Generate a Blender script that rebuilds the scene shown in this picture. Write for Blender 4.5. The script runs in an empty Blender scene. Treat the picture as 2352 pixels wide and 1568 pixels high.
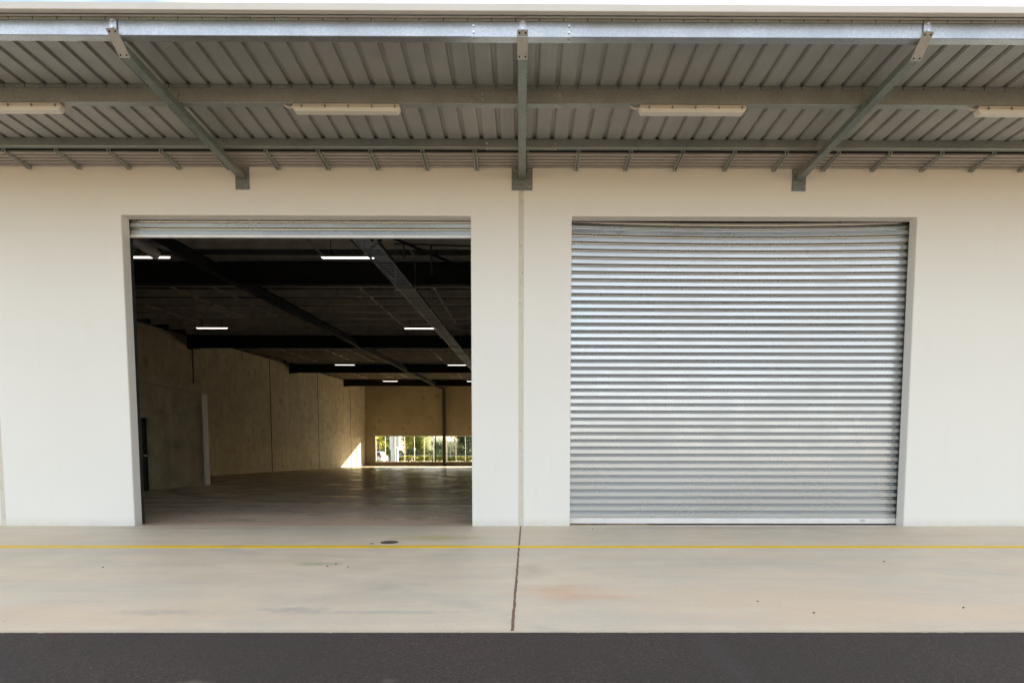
import bpy, bmesh, math, random
from mathutils import Vector, Matrix
R = math.radians
random.seed(7)
sc = bpy.context.scene
COL = sc.collection

# ------------------------------------------------------------------ camera
F = 1307.0; W0 = 2352.0
tilt, yaw, roll = 0.0665, 0.0044, 0.001
cam_d = bpy.data.cameras.new("camera"); cam = bpy.data.objects.new("camera", cam_d); COL.objects.link(cam)
w = Vector((math.sin(yaw)*math.cos(tilt), math.cos(yaw)*math.cos(tilt), -math.sin(tilt)))
r = Vector((math.cos(yaw), -math.sin(yaw), 0)); u = r.cross(w)
r2 = math.cos(roll)*r + math.sin(roll)*u; u2 = -math.sin(roll)*r + math.cos(roll)*u
M4 = Matrix(((r2.x, u2.x, -w.x, 0), (r2.y, u2.y, -w.y, -8.4686), (r2.z, u2.z, -w.z, 1.0414), (0, 0, 0, 1)))
cam.matrix_world = M4
cam_d.sensor_width = 36; cam_d.lens = 36*F/W0
cam_d.shift_x = -(1202.4-1176)/W0; cam_d.shift_y = (1134.2-784)/W0
cam_d.clip_start = 0.05; cam_d.clip_end = 5000
sc.camera = cam

# ------------------------------------------------------------------ world, sun, exposure
SUN_EL, SUN_AZ = R(17.5), R(31)           # azimuth from +Y towards +X
world = bpy.data.worlds.new("World"); sc.world = world; world.use_nodes = True
nt = world.node_tree; nt.nodes.clear(); L = nt.links
out = nt.nodes.new('ShaderNodeOutputWorld'); bg = nt.nodes.new('ShaderNodeBackground')
sky = nt.nodes.new('ShaderNodeTexSky'); sky.sky_type = 'NISHITA'; sky.sun_disc = False
sky.sun_elevation = SUN_EL; sky.sun_rotation = SUN_AZ; sky.air_density = 1.0; sky.dust_density = 1.6
tc = nt.nodes.new('ShaderNodeTexCoord'); mp = nt.nodes.new('ShaderNodeMapping'); mp.inputs['Scale'].default_value = (1.2, 1.2, 3.2)
nz = nt.nodes.new('ShaderNodeTexNoise'); nz.inputs['Scale'].default_value = 2.3; nz.inputs['Detail'].default_value = 7
rp = nt.nodes.new('ShaderNodeValToRGB'); rp.color_ramp.elements[0].position = .40; rp.color_ramp.elements[0].color = (.10,)*3+(1,)
rp.color_ramp.elements[1].position = .64; rp.color_ramp.elements[1].color = (.78,)*3+(1,)
mx = nt.nodes.new('ShaderNodeMixRGB'); mx.inputs[2].default_value = (6.7, 6.8, 6.9, 1)   # thin bright cloud
L.new(tc.outputs['Generated'], mp.inputs['Vector']); L.new(mp.outputs[0], nz.inputs['Vector'])
L.new(nz.outputs[0], rp.inputs[0]); L.new(rp.outputs[0], mx.inputs[0]); L.new(sky.outputs[0], mx.inputs[1])
L.new(mx.outputs[0], bg.inputs['Color']); bg.inputs['Strength'].default_value = 0.06
L.new(bg.outputs[0], out.inputs['Surface'])
sd = bpy.data.lights.new("sun", 'SUN'); sd.energy = 5.0; sd.angle = R(0.5); sd.color = (1, .84, .6)
sun = bpy.data.objects.new("sun", sd); COL.objects.link(sun)
sdir = Vector((math.sin(SUN_AZ)*math.cos(SUN_EL), math.cos(SUN_AZ)*math.cos(SUN_EL), math.sin(SUN_EL)))
sun.rotation_euler = sdir.to_track_quat('Z', 'Y').to_euler(); sun.location = (20, 40, 40)
sc.view_settings.view_transform = 'Standard'; sc.view_settings.look = 'None'
sc.view_settings.exposure = 2.6; sc.view_settings.gamma = 1
sc.cycles.max_bounces = 10; sc.cycles.diffuse_bounces = 6; sc.cycles.glossy_bounces = 4; sc.cycles.transparent_max_bounces = 16
sc.cycles.sample_clamp_indirect = 6

# ------------------------------------------------------------------ helpers
class NT:
    def __init__(s, m): s.t = m.node_tree; s.n = s.t.nodes; s.l = s.t.links
    def __call__(s, ty, **kw):
        n = s.n.new('ShaderNode'+ty)
        for k, v in kw.items():
            if hasattr(n, k): setattr(n, k, v)
            else: n.inputs[k].default_value = v
        return n
    def link(s, a, b): s.l.new(a, b)
def newmat(name):
    m = bpy.data.materials.new(name); m.use_nodes = True
    g = NT(m); b = g.n['Principled BSDF']; return m, g, b
def coords(g, scale=(1, 1, 1), rot=(0, 0, 0)):
    # world-like coordinates: parts are modelled in metres round their root
    t = g('NewGeometry'); mpn = g('Mapping'); mpn.inputs['Scale'].default_value = scale; mpn.inputs['Rotation'].default_value = rot
    g.link(t.outputs['Position'], mpn.inputs['Vector']); return mpn.outputs[0]
def noise(g, vec, scale, detail=4, rough=.55, dist=0):
    n = g('TexNoise'); n.inputs['Scale'].default_value = scale; n.inputs['Detail'].default_value = detail
    n.inputs['Roughness'].default_value = rough; n.inputs['Distortion'].default_value = dist
    g.link(vec, n.inputs['Vector']); return n.outputs['Fac']
def ramp(g, fac, stops):
    n = g('ValToRGB'); e = n.color_ramp.elements
    while len(e) < len(stops): e.new(.5)
    for i, (p, c) in enumerate(stops):
        e[i].position = p; e[i].color = (c if len(c) == 4 else tuple(c)+(1,)) if isinstance(c, tuple) else (c, c, c, 1)
    g.link(fac, n.inputs[0]); return n.outputs[0]
def mixc(g, fac, a, b, mode='MIX'):
    n = g('MixRGB', blend_type=mode)
    for i, v in ((0, fac), (1, a), (2, b)):
        if hasattr(v, 'links'): g.link(v, n.inputs[i])
        else: n.inputs[i].default_value = v if not isinstance(v, tuple) or len(v) == 4 else v+(1,)
    return n.outputs[0]
def math_(g, op, a, b=0.0):
    n = g('Math', operation=op)
    for i, v in ((0, a), (1, b)):
        if hasattr(v, 'links'): g.link(v, n.inputs[i])
        else: n.inputs[i].default_value = v
    return n.outputs[0]
def bump(g, b, h, strength=.3, dist=.01):
    n = g('Bump'); n.inputs['Strength'].default_value = strength; n.inputs['Distance'].default_value = dist
    g.link(h, n.inputs['Height']); g.link(n.outputs[0], b.inputs['Normal'])
def simple(name, col, rough=.6, metal=0., var=.12, vs=6., bmp=0., emit=None):
    m, g, b = newmat(name); v = coords(g)
    n = noise(g, v, vs)
    lo = tuple(c*(1-var) for c in col); hi = tuple(min(1, c*(1+var)) for c in col)
    g.link(ramp(g, n, [(.3, lo), (.7, hi)]), b.inputs['Base Color'])
    b.inputs['Roughness'].default_value = rough; b.inputs['Metallic'].default_value = metal
    if bmp: bump(g, b, noise(g, v, vs*8), bmp, .003)
    if emit:
        b.inputs['Emission Color'].default_value = emit[0]+(1,); b.inputs['Emission Strength'].default_value = emit[1]
    return m
def galv(name, lo, hi, rough=.35, metal=.85, spangle=55., stretch=(1, 1, 1), dull=None, bm=.06):
    m, g, b = newmat(name); v = coords(g, stretch)
    vo = g('TexVoronoi'); vo.inputs['Scale'].default_value = spangle; g.link(v, vo.inputs['Vector'])
    sep = g('SeparateColor'); g.link(vo.outputs['Color'], sep.inputs[0])
    base = ramp(g, sep.outputs[0], [(0, lo), (1, hi)])
    n2 = noise(g, v, 3.2, 5)
    base = mixc(g, ramp(g, n2, [(.42, 0.), (.72, .55)]), base, dull or tuple(c*.78 for c in lo))
    g.link(base, b.inputs['Base Color']); b.inputs['Metallic'].default_value = metal
    rr = g('MapRange'); rr.inputs['To Min'].default_value = rough-.02; rr.inputs['To Max'].default_value = rough+.03
    g.link(sep.outputs[1], rr.inputs['Value']); g.link(rr.outputs[0], b.inputs['Roughness'])
    bump(g, b, sep.outputs[2], bm, .002)
    return m

class MB:
    """collects pieces of ONE mesh"""
    def __init__(s): s.b = bmesh.new()
    def box(s, x0, x1, y0, y1, z0, z1, mat=None):
        vs = [s.b.verts.new(p) for p in ((x0,y0,z0),(x1,y0,z0),(x1,y1,z0),(x0,y1,z0),(x0,y0,z1),(x1,y0,z1),(x1,y1,z1),(x0,y1,z1))]
        if mat is not None:
            for q in vs: q.co = mat @ q.co
        for f in ((0,3,2,1),(4,5,6,7),(0,1,5,4),(1,2,6,5),(2,3,7,6),(3,0,4,7)): s.b.faces.new([vs[i] for i in f])
        return s
    def bar(s, a, b_, w_, h, up=(0, 0, 1)):
        a = Vector(a); b_ = Vector(b_); d = (b_-a); ln = d.length; d.normalize()
        rt = d.cross(Vector(up)).normalized(); uu = rt.cross(d)
        m = Matrix(((rt.x, d.x, uu.x, a.x), (rt.y, d.y, uu.y, a.y), (rt.z, d.z, uu.z, a.z), (0, 0, 0, 1)))
        return s.box(-w_/2, w_/2, 0, ln, -h/2, h/2, m)
    def tube(s, a, b_, r0, r1=None, n=10, caps=True):
        r1 = r0 if r1 is None else r1
        a = Vector(a); b_ = Vector(b_); d = (b_-a).normalized()
        t = Vector((0, 0, 1)) if abs(d.z) < .9 else Vector((1, 0, 0)); e1 = d.cross(t).normalized(); e2 = d.cross(e1)
        A = []; B = []
        for i in range(n):
            q = 2*math.pi*i/n; o = e1*math.cos(q)+e2*math.sin(q)
            A.append(s.b.verts.new(a+o*r0)); B.append(s.b.verts.new(b_+o*r1))
        for i in range(n): s.b.faces.new((A[i], A[(i+1) % n], B[(i+1) % n], B[i]))
        if caps: s.b.faces.new(A[::-1]); s.b.faces.new(B)
        return s
    def path(s, pts, rr, n=8):
        for a, b_ in zip(pts, pts[1:]): s.tube(a, b_, rr, rr, n)
        return s
    def extrude(s, prof, x0, x1, axis='x', closed=False, nseg=1, off=None):
        """sweep a profile [(y,z)...] along x (or [(x,z)] along y)"""
        rows = []
        for k in range(nseg+1):
            t = x0+(x1-x0)*k/nseg; row = []
            for i, (p, q) in enumerate(prof):
                dz = off(t, p, q) if off else 0
                row.append(s.b.verts.new((t, p, q+dz) if axis == 'x' else (p, t, q+dz)))
            rows.append(row)
        m = len(prof)
        for k in range(nseg):
            for i in range(m if closed else m-1):
                j = (i+1) % m
                s.b.faces.new((rows[k][i], rows[k][j], rows[k+1][j], rows[k+1][i]))
        if closed: s.b.faces.new(rows[0][::-1]); s.b.faces.new(rows[-1])
        return s
    def poly(s, pts, d):
        """planar outline extruded by vector d"""
        d = Vector(d); A = [s.b.verts.new(p) for p in pts]; B = [s.b.verts.new(Vector(p)+d) for p in pts]
        s.b.faces.new(A[::-1]); s.b.faces.new(B)
        for i in range(len(A)): j = (i+1) % len(A); s.b.faces.new((A[i], A[j], B[j], B[i]))
        return s
    def quad(s, a, b_, c, d): s.b.faces.new([s.b.verts.new(p) for p in (a, b_, c, d)]); return s
    def build(s, name, mat, parent=None, bevel=0, smooth=False, solid=0, label=None):
        org = root_loc(parent) if parent else Vector((0, 0, 0))
        bmesh.ops.recalc_face_normals(s.b, faces=s.b.faces)
        for v in s.b.verts: v.co -= org
        me = bpy.data.meshes.new(name); s.b.to_mesh(me); s.b.free()
        if smooth:
            for p in me.polygons: p.use_smooth = True
        o = bpy.data.objects.new(name, me); COL.objects.link(o); me.materials.append(mat)
        if parent: o.parent = parent
        if solid: md = o.modifiers.new('s', 'SOLIDIFY'); md.thickness = solid; md.offset = 0
        if bevel: md = o.modifiers.new('b', 'BEVEL'); md.width = bevel; md.segments = 2; md.limit_method = 'ANGLE'; md.angle_limit = R(40)
        if label: o['label'] = label
        return o
def root_loc(o):
    while o.parent: o = o.parent
    return o.location.copy()
def tag(o, label=None, cat=None, group=None, kind=None):
    for k, v in (('label', label), ('category', cat), ('group', group), ('kind', kind)):
        if v: o[k] = v
    return o
def empty(name, loc, label, cat, group=None):
    o = bpy.data.objects.new(name, None); COL.objects.link(o); o.location = loc; o.empty_display_size = .2
    return tag(o, label, cat, group)
def copy_tree(o, parent=None):
    c = o.copy(); COL.objects.link(c)
    if parent: c.parent = parent
    for ch in [q for q in bpy.data.objects if q.parent == o]: copy_tree(ch, c)
    return c

# ------------------------------------------------------------------ materials
# painted precast wall
m_wall, g, b = newmat("painted_concrete"); v = coords(g)
n1 = noise(g, v, .7, 3); n2 = noise(g, coords(g, (6, 6, .5)), 1.2, 5)
c = ramp(g, n1, [(.3, (.815, .785, .72)), (.7, (.835, .805, .74))])
c = mixc(g, ramp(g, n2, [(.58, 0.), (.8, .22)]), c, (.72, .68, .59))
n3 = noise(g, v, 26, 2); c = mixc(g, ramp(g, n3, [(.80, 0.), (.83, .7)]), c, (.3, .28, .26))
sp = g('SeparateXYZ'); g.link(v, sp.inputs[0])           # splash grime just above the apron
low = g('MapRange'); low.inputs['From Min'].default_value = 0; low.inputs['From Max'].default_value = .14; low.inputs['To Min'].default_value = .5; low.inputs['To Max'].default_value = 0
g.link(sp.outputs[2], low.inputs['Value'])
c = mixc(g, math_(g, 'MULTIPLY', low.outputs[0], noise(g, v, 9, 5)), c, (.42, .34, .26))
g.link(c, b.inputs['Base Color']); b.inputs['Roughness'].default_value = .55; b.inputs['Specular IOR Level'].default_value = .35
bump(g, b, noise(g, v, 60, 3), .08, .002)
m_seal, g, b = newmat("cream_sealant"); v = coords(g)
c = ramp(g, noise(g, v, 8), [(.3, (.62, .57, .46)), (.7, (.70, .65, .55))])
g.link(mixc(g, ramp(g, noise(g, v, 30, 1, .3), [(.74, 0.), (.76, .8)]), c, (.30, .19, .10)), b.inputs['Base Color']); b.inputs['Roughness'].default_value = .7

# pale concrete apron
m_apron, g, b = newmat("pale_concrete"); v = coords(g)
base = ramp(g, noise(g, v, .55, 5, .6), [(.3, (.69, .585, .45)), (.5, (.76, .635, .47)), (.7, (.81, .65, .455))])
strk = noise(g, coords(g, (.35, 2.2, 1), (0, 0, R(-24))), 1.3, 6, .6, .6)
base = mixc(g, ramp(g, strk, [(.34, .38), (.54, 0.)]), base, (.57, .50, .43))
base = mixc(g, ramp(g, noise(g, coords(g, (.5, 3, 1), (0, 0, R(12))), 1.0, 6, .6, .8), [(.56, 0.), (.76, .5)]), base, (.82, .74, .60))
base = mixc(g, ramp(g, noise(g, v, 3.5, 8, .7), [(.35, .13), (.65, 0.)]), base, (.34, .28, .22))
sp = g('SeparateXYZ'); g.link(v, sp.inputs[0]); X_, Y_ = sp.outputs[0], sp.outputs[1]
def blob(g, v, cx, cy, rx, ry, col, amt, base, ns=3., rough=.9):
    # a stain with its own ragged outline round (cx, cy)
    a = g('VectorMath', operation='SUBTRACT'); g.link(v, a.inputs[0]); a.inputs[1].default_value = (cx, cy, 0)
    q = g('VectorMath', operation='MULTIPLY'); g.link(a.outputs[0], q.inputs[0]); q.inputs[1].default_value = (1/rx, 1/ry, 0)
    ln = g('VectorMath', operation='LENGTH'); g.link(q.outputs[0], ln.inputs[0])
    d = math_(g, 'ADD', ln.outputs['Value'], math_(g, 'MULTIPLY', math_(g, 'SUBTRACT', noise(g, v, ns, 6, .7), .5), rough*2.4))
    return mixc(g, ramp(g, d, [(.25, amt), (1.0, 0.)]), base, col)
base = blob(g, v, .30, -4.15, .42, .34, (.72, .41, .24), .6, base, 4.5)
base = blob(g, v, .62, -4.3, .35, .10, (.70, .40, .26), .5, base, 6)
base = blob(g, v, .10, -3.3, .18, .45, (.50, .38, .24), .45, base, 4)
base = blob(g, v, -1.05, -1.25, .75, .30, (.56, .50, .22), .75, base, 3)
base = blob(g, v, -1.95, -3.0, .30, .12, (.33, .34, .18), .6, base, 6)
base = blob(g, v, 1.9, -4.3, 1.6, .5, (.80, .58, .38), .35, base, 2.5)
base = blob(g, v, -3.5, -4.8, 2.2, .38, (.80, .56, .36), .42, base, 2.5)
base = blob(g, v, 3.2, -4.8, 2.6, .34, (.80, .56, .37), .42, base, 2.5)
base = blob(g, v, -.9, -4.72, .85, .06, (.36, .35, .35), .40, base, 6, .9)
base = blob(g, v, -1.55, -4.65, .30, .10, (.34, .33, .33), .5, base, 9, 1.0)
base = blob(g, v, -2.45, -4.72, .34, .09, (.36, .34, .33), .4, base, 12, 1.0)
base = blob(g, v, 3.2, -.22, 2.9, .16, (.45, .34, .24), .6, base, 4, .6)
base = blob(g, v, -4.5, -.25, 2.9, .16, (.45, .36, .28), .45, base, 4, .6)
base = mixc(g, ramp(g, noise(g, coords(g, (.25, 1, 1)), 3, 5, .7), [(.58, 0.), (.75, .3)]), base, (.46, .36, .29))
for (cx, cy, rad) in ((-1.6, 1.3, 3.9), (2.1, -8.6, 5.6), (-4.6, -9.2, 6.3)):   # faint tyre sweeps
    a = g('VectorMath', operation='SUBTRACT'); g.link(v, a.inputs[0]); a.inputs[1].default_value = (cx, cy, 0)
    ln = g('VectorMath', operation='LENGTH'); g.link(a.outputs[0], ln.inputs[0])
    d = math_(g, 'ABSOLUTE', math_(g, 'SUBTRACT', ln.outputs['Value'], rad))
    k = math_(g, 'MULTIPLY', ramp(g, d, [(.02, .26), (.14, 0.)]), ramp(g, noise(g, v, 1.3, 6, .7), [(.45, 0.), (.62, 1.)]))
    base = mixc(g, k, base, (.36, .35, .34))
base = mixc(g, ramp(g, noise(g, v, 55, 6, .8), [(.38, .22), (.62, 0.)]), base, (.42, .35, .27))
base = mixc(g, ramp(g, noise(g, coords(g, (.4, 5, 1)), 5, 6, .75), [(.55, 0.), (.75, .22)]), base, (.50, .43, .35))
sk = noise(g, v, 38, 2, .4); base = mixc(g, ramp(g, sk, [(.775, 0.), (.80, .75)]), base, (.12, .09, .07))
g.link(base, b.inputs['Base Color'])
g.link(ramp(g, noise(g, v, 2, 5), [(.3, .42), (.7, .62)]), b.inputs['Roughness'])
bump(g, b, noise(g, v, 45, 6, .7), .12, .004)

# asphalt
m_asph, g, b = newmat("asphalt"); v = coords(g)
vo = g('TexVoronoi'); vo.inputs['Scale'].default_value = 150; g.link(v, vo.inputs['Vector'])
sepc = g('SeparateColor'); g.link(vo.outputs['Color'], sepc.inputs[0])
base = ramp(g, sepc.outputs[0], [(0, (.028, .018, .0145)), (.72, (.064, .041, .032)), (.93, (.078, .053, .041)), (1, (.13, .10, .07))])
base = mixc(g, ramp(g, noise(g, v, 1.1, 6, .65), [(.38, .45), (.6, 0.)]), base, (.034, .028, .023))
base = mixc(g, ramp(g, noise(g, coords(g, (1, 1, 1)), 14, 5, .7), [(.62, 0.), (.8, .3)]), base, (.085, .07, .055))
base = blob(g, v, -1.52, -5.9, .10, .06, (.13, .105, .075), .9, base, 14, .7)
base = blob(g, v, -.62, -5.86, .05, .04, (.11, .09, .07), .8, base, 18, .7)
base = blob(g, v, 1.05, -5.5, .10, .75, (.075, .07, .068), .22, base, 7, .7)
g.link(base, b.inputs['Base Color']); b.inputs['Roughness'].default_value = .85
bump(g, b, vo.outputs['Distance'], .75, .008)

# warehouse floor: power-floated slab, dusty by the door
m_floor, g, b = newmat("floated_concrete"); v = coords(g)
base = ramp(g, noise(g, coords(g, (.5, 1.3, 1)), .5, 6, .62, .5), [(.3, (.58, .46, .36)), (.55, (.71, .58, .45)), (.72, (.80, .68, .54))])
for (cx, cy, rad) in ((-14, 44, 6), (-9, 50, 7), (-5, 38, 9), (-12, 36, 5), (-6, 8, 9), (-2, 14, 10)):
    a = g('VectorMath', operation='SUBTRACT'); g.link(v, a.inputs[0]); a.inputs[1].default_value = (cx, cy, 0)
    ln = g('VectorMath', operation='LENGTH'); g.link(a.outputs[0], ln.inputs[0])
    d = math_(g, 'ABSOLUTE', math_(g, 'SUBTRACT', ln.outputs['Value'], rad))
    base = mixc(g, ramp(g, d, [(.10, .5), (.2, 0.)]), base, (.10, .085, .07))
base = mixc(g, ramp(g, noise(g, coords(g, (.3, 2, 1)), 1.6, 6, .7), [(.5, 0.), (.7, .35)]), base, (.45, .35, .27))
base = blob(g, v, -3.2, .2, 5.5, 1.5, (.70, .50, .35), .85, base, 3, .6)
g.link(base, b.inputs['Base Color'])
g.link(ramp(g, noise(g, coords(g, (.4, 1, 1)), 1.3, 6, .6), [(.3, .16), (.7, .5)]), b.inputs['Roughness'])
bump(g, b, noise(g, v, 3, 5), .05, .01)

# raw precast inside
m_raw, g, b = newmat("raw_precast"); v = coords(g)
base = ramp(g, noise(g, v, .45, 5, .6), [(.3, (.44, .385, .275)), (.7, (.60, .54, .40))])
base = mixc(g, ramp(g, noise(g, coords(g, (1, 1, .25)), 1.4, 6, .7), [(.5, 0.), (.75, .5)]), base, (.24, .205, .14))
vo = g('TexVoronoi'); vo.inputs['Scale'].default_value = .85; vo.inputs['Randomness'].default_value = .75
wv = g('VectorMath', operation='ADD'); nn = g('TexNoise'); nn.inputs['Scale'].default_value = .8; g.link(v, nn.inputs['Vector'])
sc_ = g('VectorMath', operation='SCALE'); sc_.inputs['Scale'].default_value = .7; g.link(nn.outputs['Color'], sc_.inputs[0])
g.link(v, wv.inputs[0]); g.link(sc_.outputs[0], wv.inputs[1]); g.link(wv.outputs[0], vo.inputs['Vector'])
base = mixc(g, math_(g, 'MULTIPLY', ramp(g, vo.outputs['Distance'], [(.08, .6), (.26, 0.)]), ramp(g, noise(g, v, .45, 2), [(.42, 0.), (.5, 1.)])), base, (.17, .145, .095))
vo2 = g('TexVoronoi', feature='DISTANCE_TO_EDGE'); vo2.inputs['Scale'].default_value = .3; g.link(wv.outputs[0], vo2.inputs['Vector'])
base = mixc(g, math_(g, 'MULTIPLY', ramp(g, vo2.outputs['Distance'], [(.004, .45), (.016, 0.)]), ramp(g, noise(g, v, .35, 3), [(.5, 0.), (.62, 1.)])), base, (.25, .20, .13))
base = mixc(g, ramp(g, noise(g, v, 1.7, 8, .75), [(.42, .5), (.6, 0.)]), base, (.27, .235, .165))
base = mixc(g, ramp(g, noise(g, coords(g, (1, 1, .3)), .9, 6, .7), [(.55, 0.), (.7, .5)]), base, (.66, .60, .47))
g.link(base, b.inputs['Base Color']); b.inputs['Roughness'].default_value = .8
bump(g, b, noise(g, v, 8, 6), .15, .01)

# back wall: darker, browner variant of the raw precast
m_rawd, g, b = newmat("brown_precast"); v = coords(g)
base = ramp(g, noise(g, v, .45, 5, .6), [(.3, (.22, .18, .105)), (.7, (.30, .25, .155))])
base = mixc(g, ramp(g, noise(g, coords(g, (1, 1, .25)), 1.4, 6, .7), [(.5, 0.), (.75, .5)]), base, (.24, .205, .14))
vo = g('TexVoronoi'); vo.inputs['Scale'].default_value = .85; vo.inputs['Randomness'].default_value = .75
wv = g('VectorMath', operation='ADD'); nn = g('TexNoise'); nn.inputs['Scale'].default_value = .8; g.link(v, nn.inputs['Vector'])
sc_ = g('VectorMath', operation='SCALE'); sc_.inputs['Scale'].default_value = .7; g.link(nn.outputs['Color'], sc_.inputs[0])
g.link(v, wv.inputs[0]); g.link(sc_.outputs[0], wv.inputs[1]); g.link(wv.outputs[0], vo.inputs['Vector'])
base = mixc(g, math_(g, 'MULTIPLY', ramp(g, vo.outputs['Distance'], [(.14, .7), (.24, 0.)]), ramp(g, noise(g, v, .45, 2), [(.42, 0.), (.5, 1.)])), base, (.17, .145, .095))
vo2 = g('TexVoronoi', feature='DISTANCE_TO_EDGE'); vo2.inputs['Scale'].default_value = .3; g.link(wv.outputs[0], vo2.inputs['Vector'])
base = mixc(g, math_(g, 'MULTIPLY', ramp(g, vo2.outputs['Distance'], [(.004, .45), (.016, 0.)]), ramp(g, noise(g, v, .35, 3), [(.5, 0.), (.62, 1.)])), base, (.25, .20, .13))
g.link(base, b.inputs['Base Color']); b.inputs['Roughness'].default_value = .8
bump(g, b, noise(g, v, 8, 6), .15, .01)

m_shut, g, b = newmat("galvanised_curtain"); v = coords(g)
c = ramp(g, noise(g, coords(g, (1, 1, 3)), 45, 3, .6), [(.35, (.50, .515, .52)), (.7, (.545, .555, .56))])
c = mixc(g, ramp(g, noise(g, coords(g, (.5, 1, 1.6)), 1.1, 5, .6), [(.45, 0.), (.7, .5)]), c, (.47, .475, .465))
c = mixc(g, ramp(g, noise(g, coords(g, (1, 1, .15)), 5, 5, .7), [(.62, 0.), (.78, .4)]), c, (.40, .40, .38))
g.link(c, b.inputs['Base Color']); b.inputs['Metallic'].default_value = .94
g.link(ramp(g, noise(g, v, 2.2, 5), [(.3, .24), (.7, .33)]), b.inputs['Roughness'])
m_galv = galv("galvanised_steel", (.47, .49, .505), (.60, .62, .64), .34, .85, 85)
m_galvd = galv("dull_galvanised_steel", (.34, .355, .325), (.42, .435, .405), .5, .55, 70)
m_arm = galv("weathered_galvanised_tube", (.23, .26, .24), (.31, .34, .315), .45, .6, 60)
m_plate = galv("cut_plate", (.40, .37, .33), (.5, .47, .42), .5, .45, 90)
m_alum = simple("pale_aluminium", (.80, .78, .76), .38, .55, .05)
m_sheet = simple("awning_sheet", (.385, .37, .345), .48, .25, .10, 2.0)
m_soff = simple("soffit_sheet", (.42, .38, .34), .5, .15, .08, 2)
m_fascia = simple("cream_fascia", (.66, .63, .57), .5, 0, .05, 2)
m_bolt = simple("zinc_bolt", (.75, .76, .78), .3, .9, .05)
m_dark = simple("dark_hole", (.012, .011, .01), .9)
m_black = simple("dark_painted_steel", (.022, .021, .019), .7, .0, .2)
m_purl = simple("grey_purlin", (.62, .58, .50), .42, .15, .15, 3)
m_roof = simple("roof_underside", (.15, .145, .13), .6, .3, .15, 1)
m_plas = simple("cream_plastic", (.62, .56, .47), .5, 0, .05, 3)
m_diff = simple("frosted_diffuser", (.74, .69, .60), .42, 0, .04, 3)
m_tube = simple("lit_diffuser", (.9, .9, .86), .5, 0, 0, 1, 0, ((1, .88, .76), .55))
m_yel, g, b = newmat("yellow_paint"); v = coords(g)
c = ramp(g, noise(g, v, 9, 5, .7), [(.3, (.84, .50, .0)), (.7, (.95, .60, .0))])
c = mixc(g, ramp(g, noise(g, v, 22, 6, .75), [(.62, 0.), (.74, .5)]), c, (.55, .45, .25))
c = mixc(g, ramp(g, noise(g, v, 1.6, 4, .7), [(.55, 0.), (.72, .35)]), c, (.30, .22, .08))
g.link(c, b.inputs['Base Color']); b.inputs['Roughness'].default_value = .55
m_joint = simple("brown_joint_filler", (.21, .125, .08), .9, 0, .3, 30, .5)
m_iron = simple("cast_iron", (.10, .09, .075), .6, .4, .3, 60, .4)
m_red = simple("red_paint", (.30, .02, .015), .5)
m_grey = simple("grey_paint", (.22, .21, .20), .5)
m_white = simple("white_paint", (.78, .77, .75), .5, 0, .04)
m_seam = simple("dark_seam", (.05, .042, .03), .9)

# ------------------------------------------------------------------ ground, road, apron
def sheet(name, x0, x1, y0, y1, z, mat, kind='structure'):
    m = MB(); m.quad((x0, y0, z), (x1, y0, z), (x1, y1, z), (x0, y1, z)); return tag(m.build(name, mat), kind=kind)
m_ground = simple("dry_ground", (.52, .38, .21), .9, 0, .25, .08)
m_lot = simple("lot_asphalt", (.055, .05, .045), .85, 0, .2, .5)
sheet("ground", -1500, 1500, -1500, 1500, -.09, m_ground)
random.seed(3); x = -60.0; pts = []
while x < 60:                                   # ragged asphalt lip against the concrete
    pts.append((x, -5.122+random.uniform(-.016, .018), -.009)); x += .03 if abs(x) < 6 else 1.0
m = MB(); m.poly(pts+[(60, -5.12, -.009), (60, -26, -.009), (-60, -26, -.009)], (0, 0, -.06))
tag(m.build("road", m_asph), kind='structure')
m = MB(); m.box(-30, 30, -5.13, -.0005, -.1, 0.0)
tag(m.build("concrete_apron", m_apron), kind='structure')
# wandering filled joint in the apron
m = MB(); random.seed(11); n = 70; prev = None
for i in range(n+1):
    t = i/n; y = -5.128+t*5.12; xc = -.052+.048*t+random.uniform(-.0025, .0025)
    hw = .009+random.uniform(-.0018, .002)
    a = m.b.verts.new((xc-hw, y, .002)); c_ = m.b.verts.new((xc+hw, y, .002))
    if prev: m.b.faces.new((prev[0], prev[1], c_, a))
    prev = (a, c_)
tag(m.build("expansion_joint", m_joint), kind='structure')
m = MB(); m.box(-30, 30, -2.035, -1.895, .0005, .0045)
tag(m.build("yellow_line", m_yel), kind='structure')
m = MB(); m.box(-16.46, 14, 0.0, 52.0, -.1, -.004); tag(m.build("floor", m_floor), kind='structure')
sheet("parking_lot", -90, 90, 52.25, 92, -.05, m_lot)

# ------------------------------------------------------------------ warehouse building
T = .18; ZD = 4.5; ZW = 6.15
bld = empty("warehouse", (0, 0, 0), "white painted concrete warehouse with a dark interior and raw concrete walls inside", "building")
def arch_panel(xa, xb, o0, o1):
    m = MB(); m.poly([(xa, 0, -.05), (o0, 0, -.05), (o0, 0, ZD), (o1, 0, ZD), (o1, 0, -.05), (xb, 0, -.05), (xb, 0, ZW), (xa, 0, ZW)], (0, T, 0))
    return m.build("front_wall", m_wall, bld, bevel=.016)
arch_panel(-7.68, -.031, -5.765, -.73)
arch_panel(.031, 7.60, .733, 5.741)
m = MB(); m.box(-16.64, -7.74, 0, T, -.05, ZW); m.build("front_wall", m_wall, bld, bevel=.012)
m = MB(); m.box(7.66, 20, 0, T, -.05, ZW); m.build("front_wall", m_wall, bld, bevel=.012)
for xj in (-7.71, 0, 7.63):
    m = MB(); m.box(xj-.031, xj+.031, .008, T-.01, -.04, ZW-.01); sj = m.build("wall_joint", m_seal, bld)

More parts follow.
